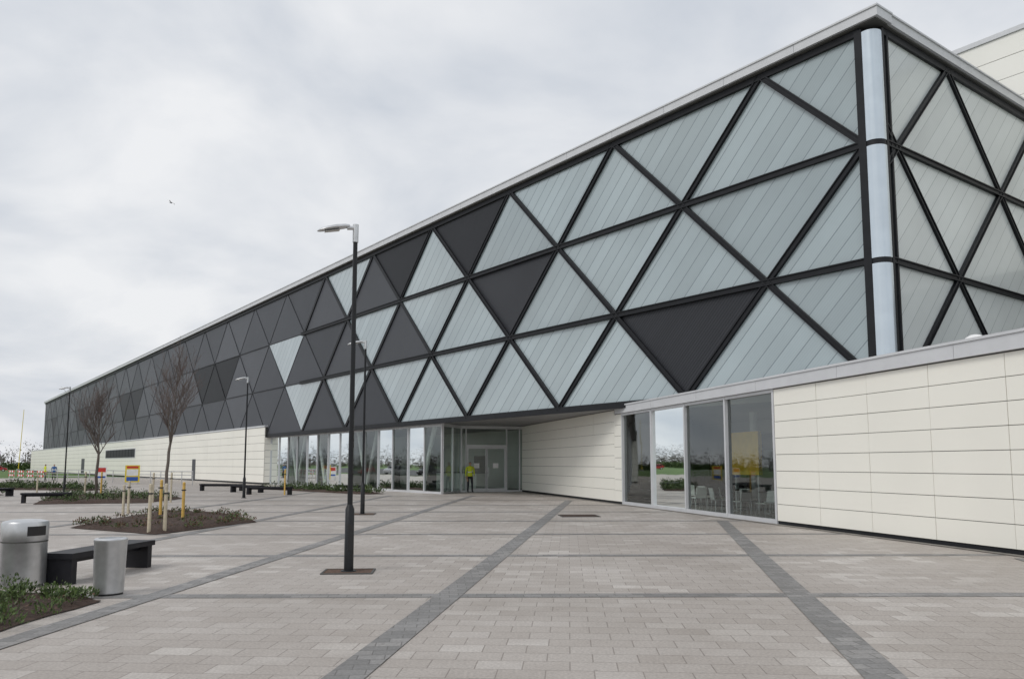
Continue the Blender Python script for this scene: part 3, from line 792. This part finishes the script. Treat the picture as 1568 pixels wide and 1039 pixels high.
cols=[(.02,.02,.025),(.4,.4,.42),(.3,.03,.03),(.7,.7,.7),(.03,.06,.2),(.15,.15,.16)]
for i in range(9): car(-72-.4*i,45+5.2*i,math.radians(6),cols[i%6])
car(-119,187,math.radians(30),(.4,.03,.03),-.06); car(-126,196,math.radians(30),(.7,.7,.7),-.06); car(-133,205,math.radians(30),(.05,.05,.06),-.06)

# ---------------- distant trees: one mass
dt=MB()
for i in range(760):
    a=math.radians(random.uniform(96,205)); dist=random.uniform(300,360); 
    cx,cy=dist*math.cos(a),dist*math.sin(a); hh=random.uniform(5.5,10.5)
    dt.tube((cx,cy,-.06),(cx,cy,hh*.5),.2,.1,4,'farleaf',cap=False)
    for _ in range(44):
        b=random.uniform(0,6.28); z=random.random()*hh
        rr=random.random()**.5*hh*.34*(1-.7*(z/hh)**2); p=Vector((cx+rr*math.cos(b),cy+rr*math.sin(b),z)); s=random.uniform(.6,1.5)*(1.3-z/hh)
        v1=Vector((random.gauss(0,1),random.gauss(0,1),random.gauss(0,1))).normalized()*s; v2=Vector((random.gauss(0,1),random.gauss(0,1),random.gauss(0,1))).normalized()*s*.6
        dt.poly([p,p+v1,p+v1+v2],'farleaf')
dt.obj('distant_trees')
yp=MB(); yp.tube((0,0,-.06),(.5,0,15.5),.10,.06,8,'sgnyellow'); yp.tube((0,0,-.06),(0,0,.5),.4,.4,10,'kerb'); o=yp.obj('yellow_mast'); o.location=(-125,205,0)
hd=MB()
for i in range(260):
    k=i/260; x=-100-90*k; y=200+30*k
    leafclump(hd,x+random.uniform(-.5,.5),y,-.05,1.1,1.9,20,['leaf1','leaf2'],.8)
hd.obj('hedge')
bd=MB(); 
for s in (-1,1):
    bd.poly([(0,-.06,0),(s*.16,-.05,.07),(s*.17,.05,.07),(0,.07,0)],'bird'); bd.poly([(s*.16,-.05,.07),(s*.34,.06,.02),(s*.17,.05,.07)],'bird')
bd.tube((0,-.17,0),(0,-.03,.0),.012,.045,8,'bird'); bd.tube((0,-.03,0),(0,.14,0),.045,.02,8,'bird'); bd.poly([(-.02,.13,0),(.02,.13,0),(.05,.24,0),(-.05,.24,0)],'bird')
o=bd.obj('bird'); o.location=(-21.8,50,18.3); o.rotation_euler=(.3,.35,1.0)

# ---------------- world, sun, camera
wd_=D.worlds.new('World'); scene.world=wd_; wd_.use_nodes=True; nt=wd_.node_tree
bg=nt.nodes['Background']; bg.inputs['Strength'].default_value=.1
sky=N(nt,'ShaderNodeTexSky',sky_type='NISHITA'); sky.sun_disc=False; sky.sun_elevation=math.radians(48); sky.sun_rotation=math.radians(228); sky.air_density=1.5; sky.dust_density=4
tc=N(nt,'ShaderNodeTexCoord'); sp=N(nt,'ShaderNodeSeparateXYZ'); L(nt,tc.outputs['Generated'],sp.inputs[0])
zz=math_node(nt,'ADD',math_node(nt,'MAXIMUM',sp.outputs[2],0.0),.30)
cb=N(nt,'ShaderNodeCombineXYZ'); L(nt,math_node(nt,'DIVIDE',sp.outputs[0],zz),cb.inputs[0]); L(nt,math_node(nt,'DIVIDE',sp.outputs[1],zz),cb.inputs[1])
no=N(nt,'ShaderNodeTexNoise'); no.inputs['Scale'].default_value=1.9; no.inputs['Detail'].default_value=6; no.inputs['Roughness'].default_value=.5; no.inputs['Distortion'].default_value=.3
L(nt,cb.outputs[0],no.inputs['Vector'])
rp_=N(nt,'ShaderNodeValToRGB'); rp_.color_ramp.elements[0].position=.34; rp_.color_ramp.elements[1].position=.62
rp_.color_ramp.elements[0].color=(.58,.625,.695,1); rp_.color_ramp.elements[1].color=(.885,.895,.915,1)
L(nt,no.outputs['Fac'],rp_.inputs['Fac'])
cl=mixcol(nt,1.0,rp_.outputs[0],(10.0,10.0,10.0),'MULTIPLY')
c=mixcol(nt,.95,sky.outputs[0],cl)
L(nt,c,bg.inputs['Color'])
sl=D.lights.new('sun','SUN'); sl.energy=1.25; sl.angle=math.radians(22); sl.color=(1,.97,.92)
so_=D.objects.new('sun',sl); scene.collection.objects.link(so_); so_.rotation_euler=Vector((-.5,-.45,.75)).to_track_quat('Z','Y').to_euler()
cam=D.cameras.new('camera'); co=D.objects.new('camera',cam); scene.collection.objects.link(co)
co.location=(0,0,1.7); co.rotation_euler=(math.radians(96),0,0); cam.sensor_width=36; cam.lens=28.29; cam.shift_y=.0389; cam.clip_end=5000; cam.clip_start=.1
scene.camera=co
scene.view_settings.view_transform='Standard'; scene.view_settings.look='None'; scene.view_settings.exposure=0
print('OK built')
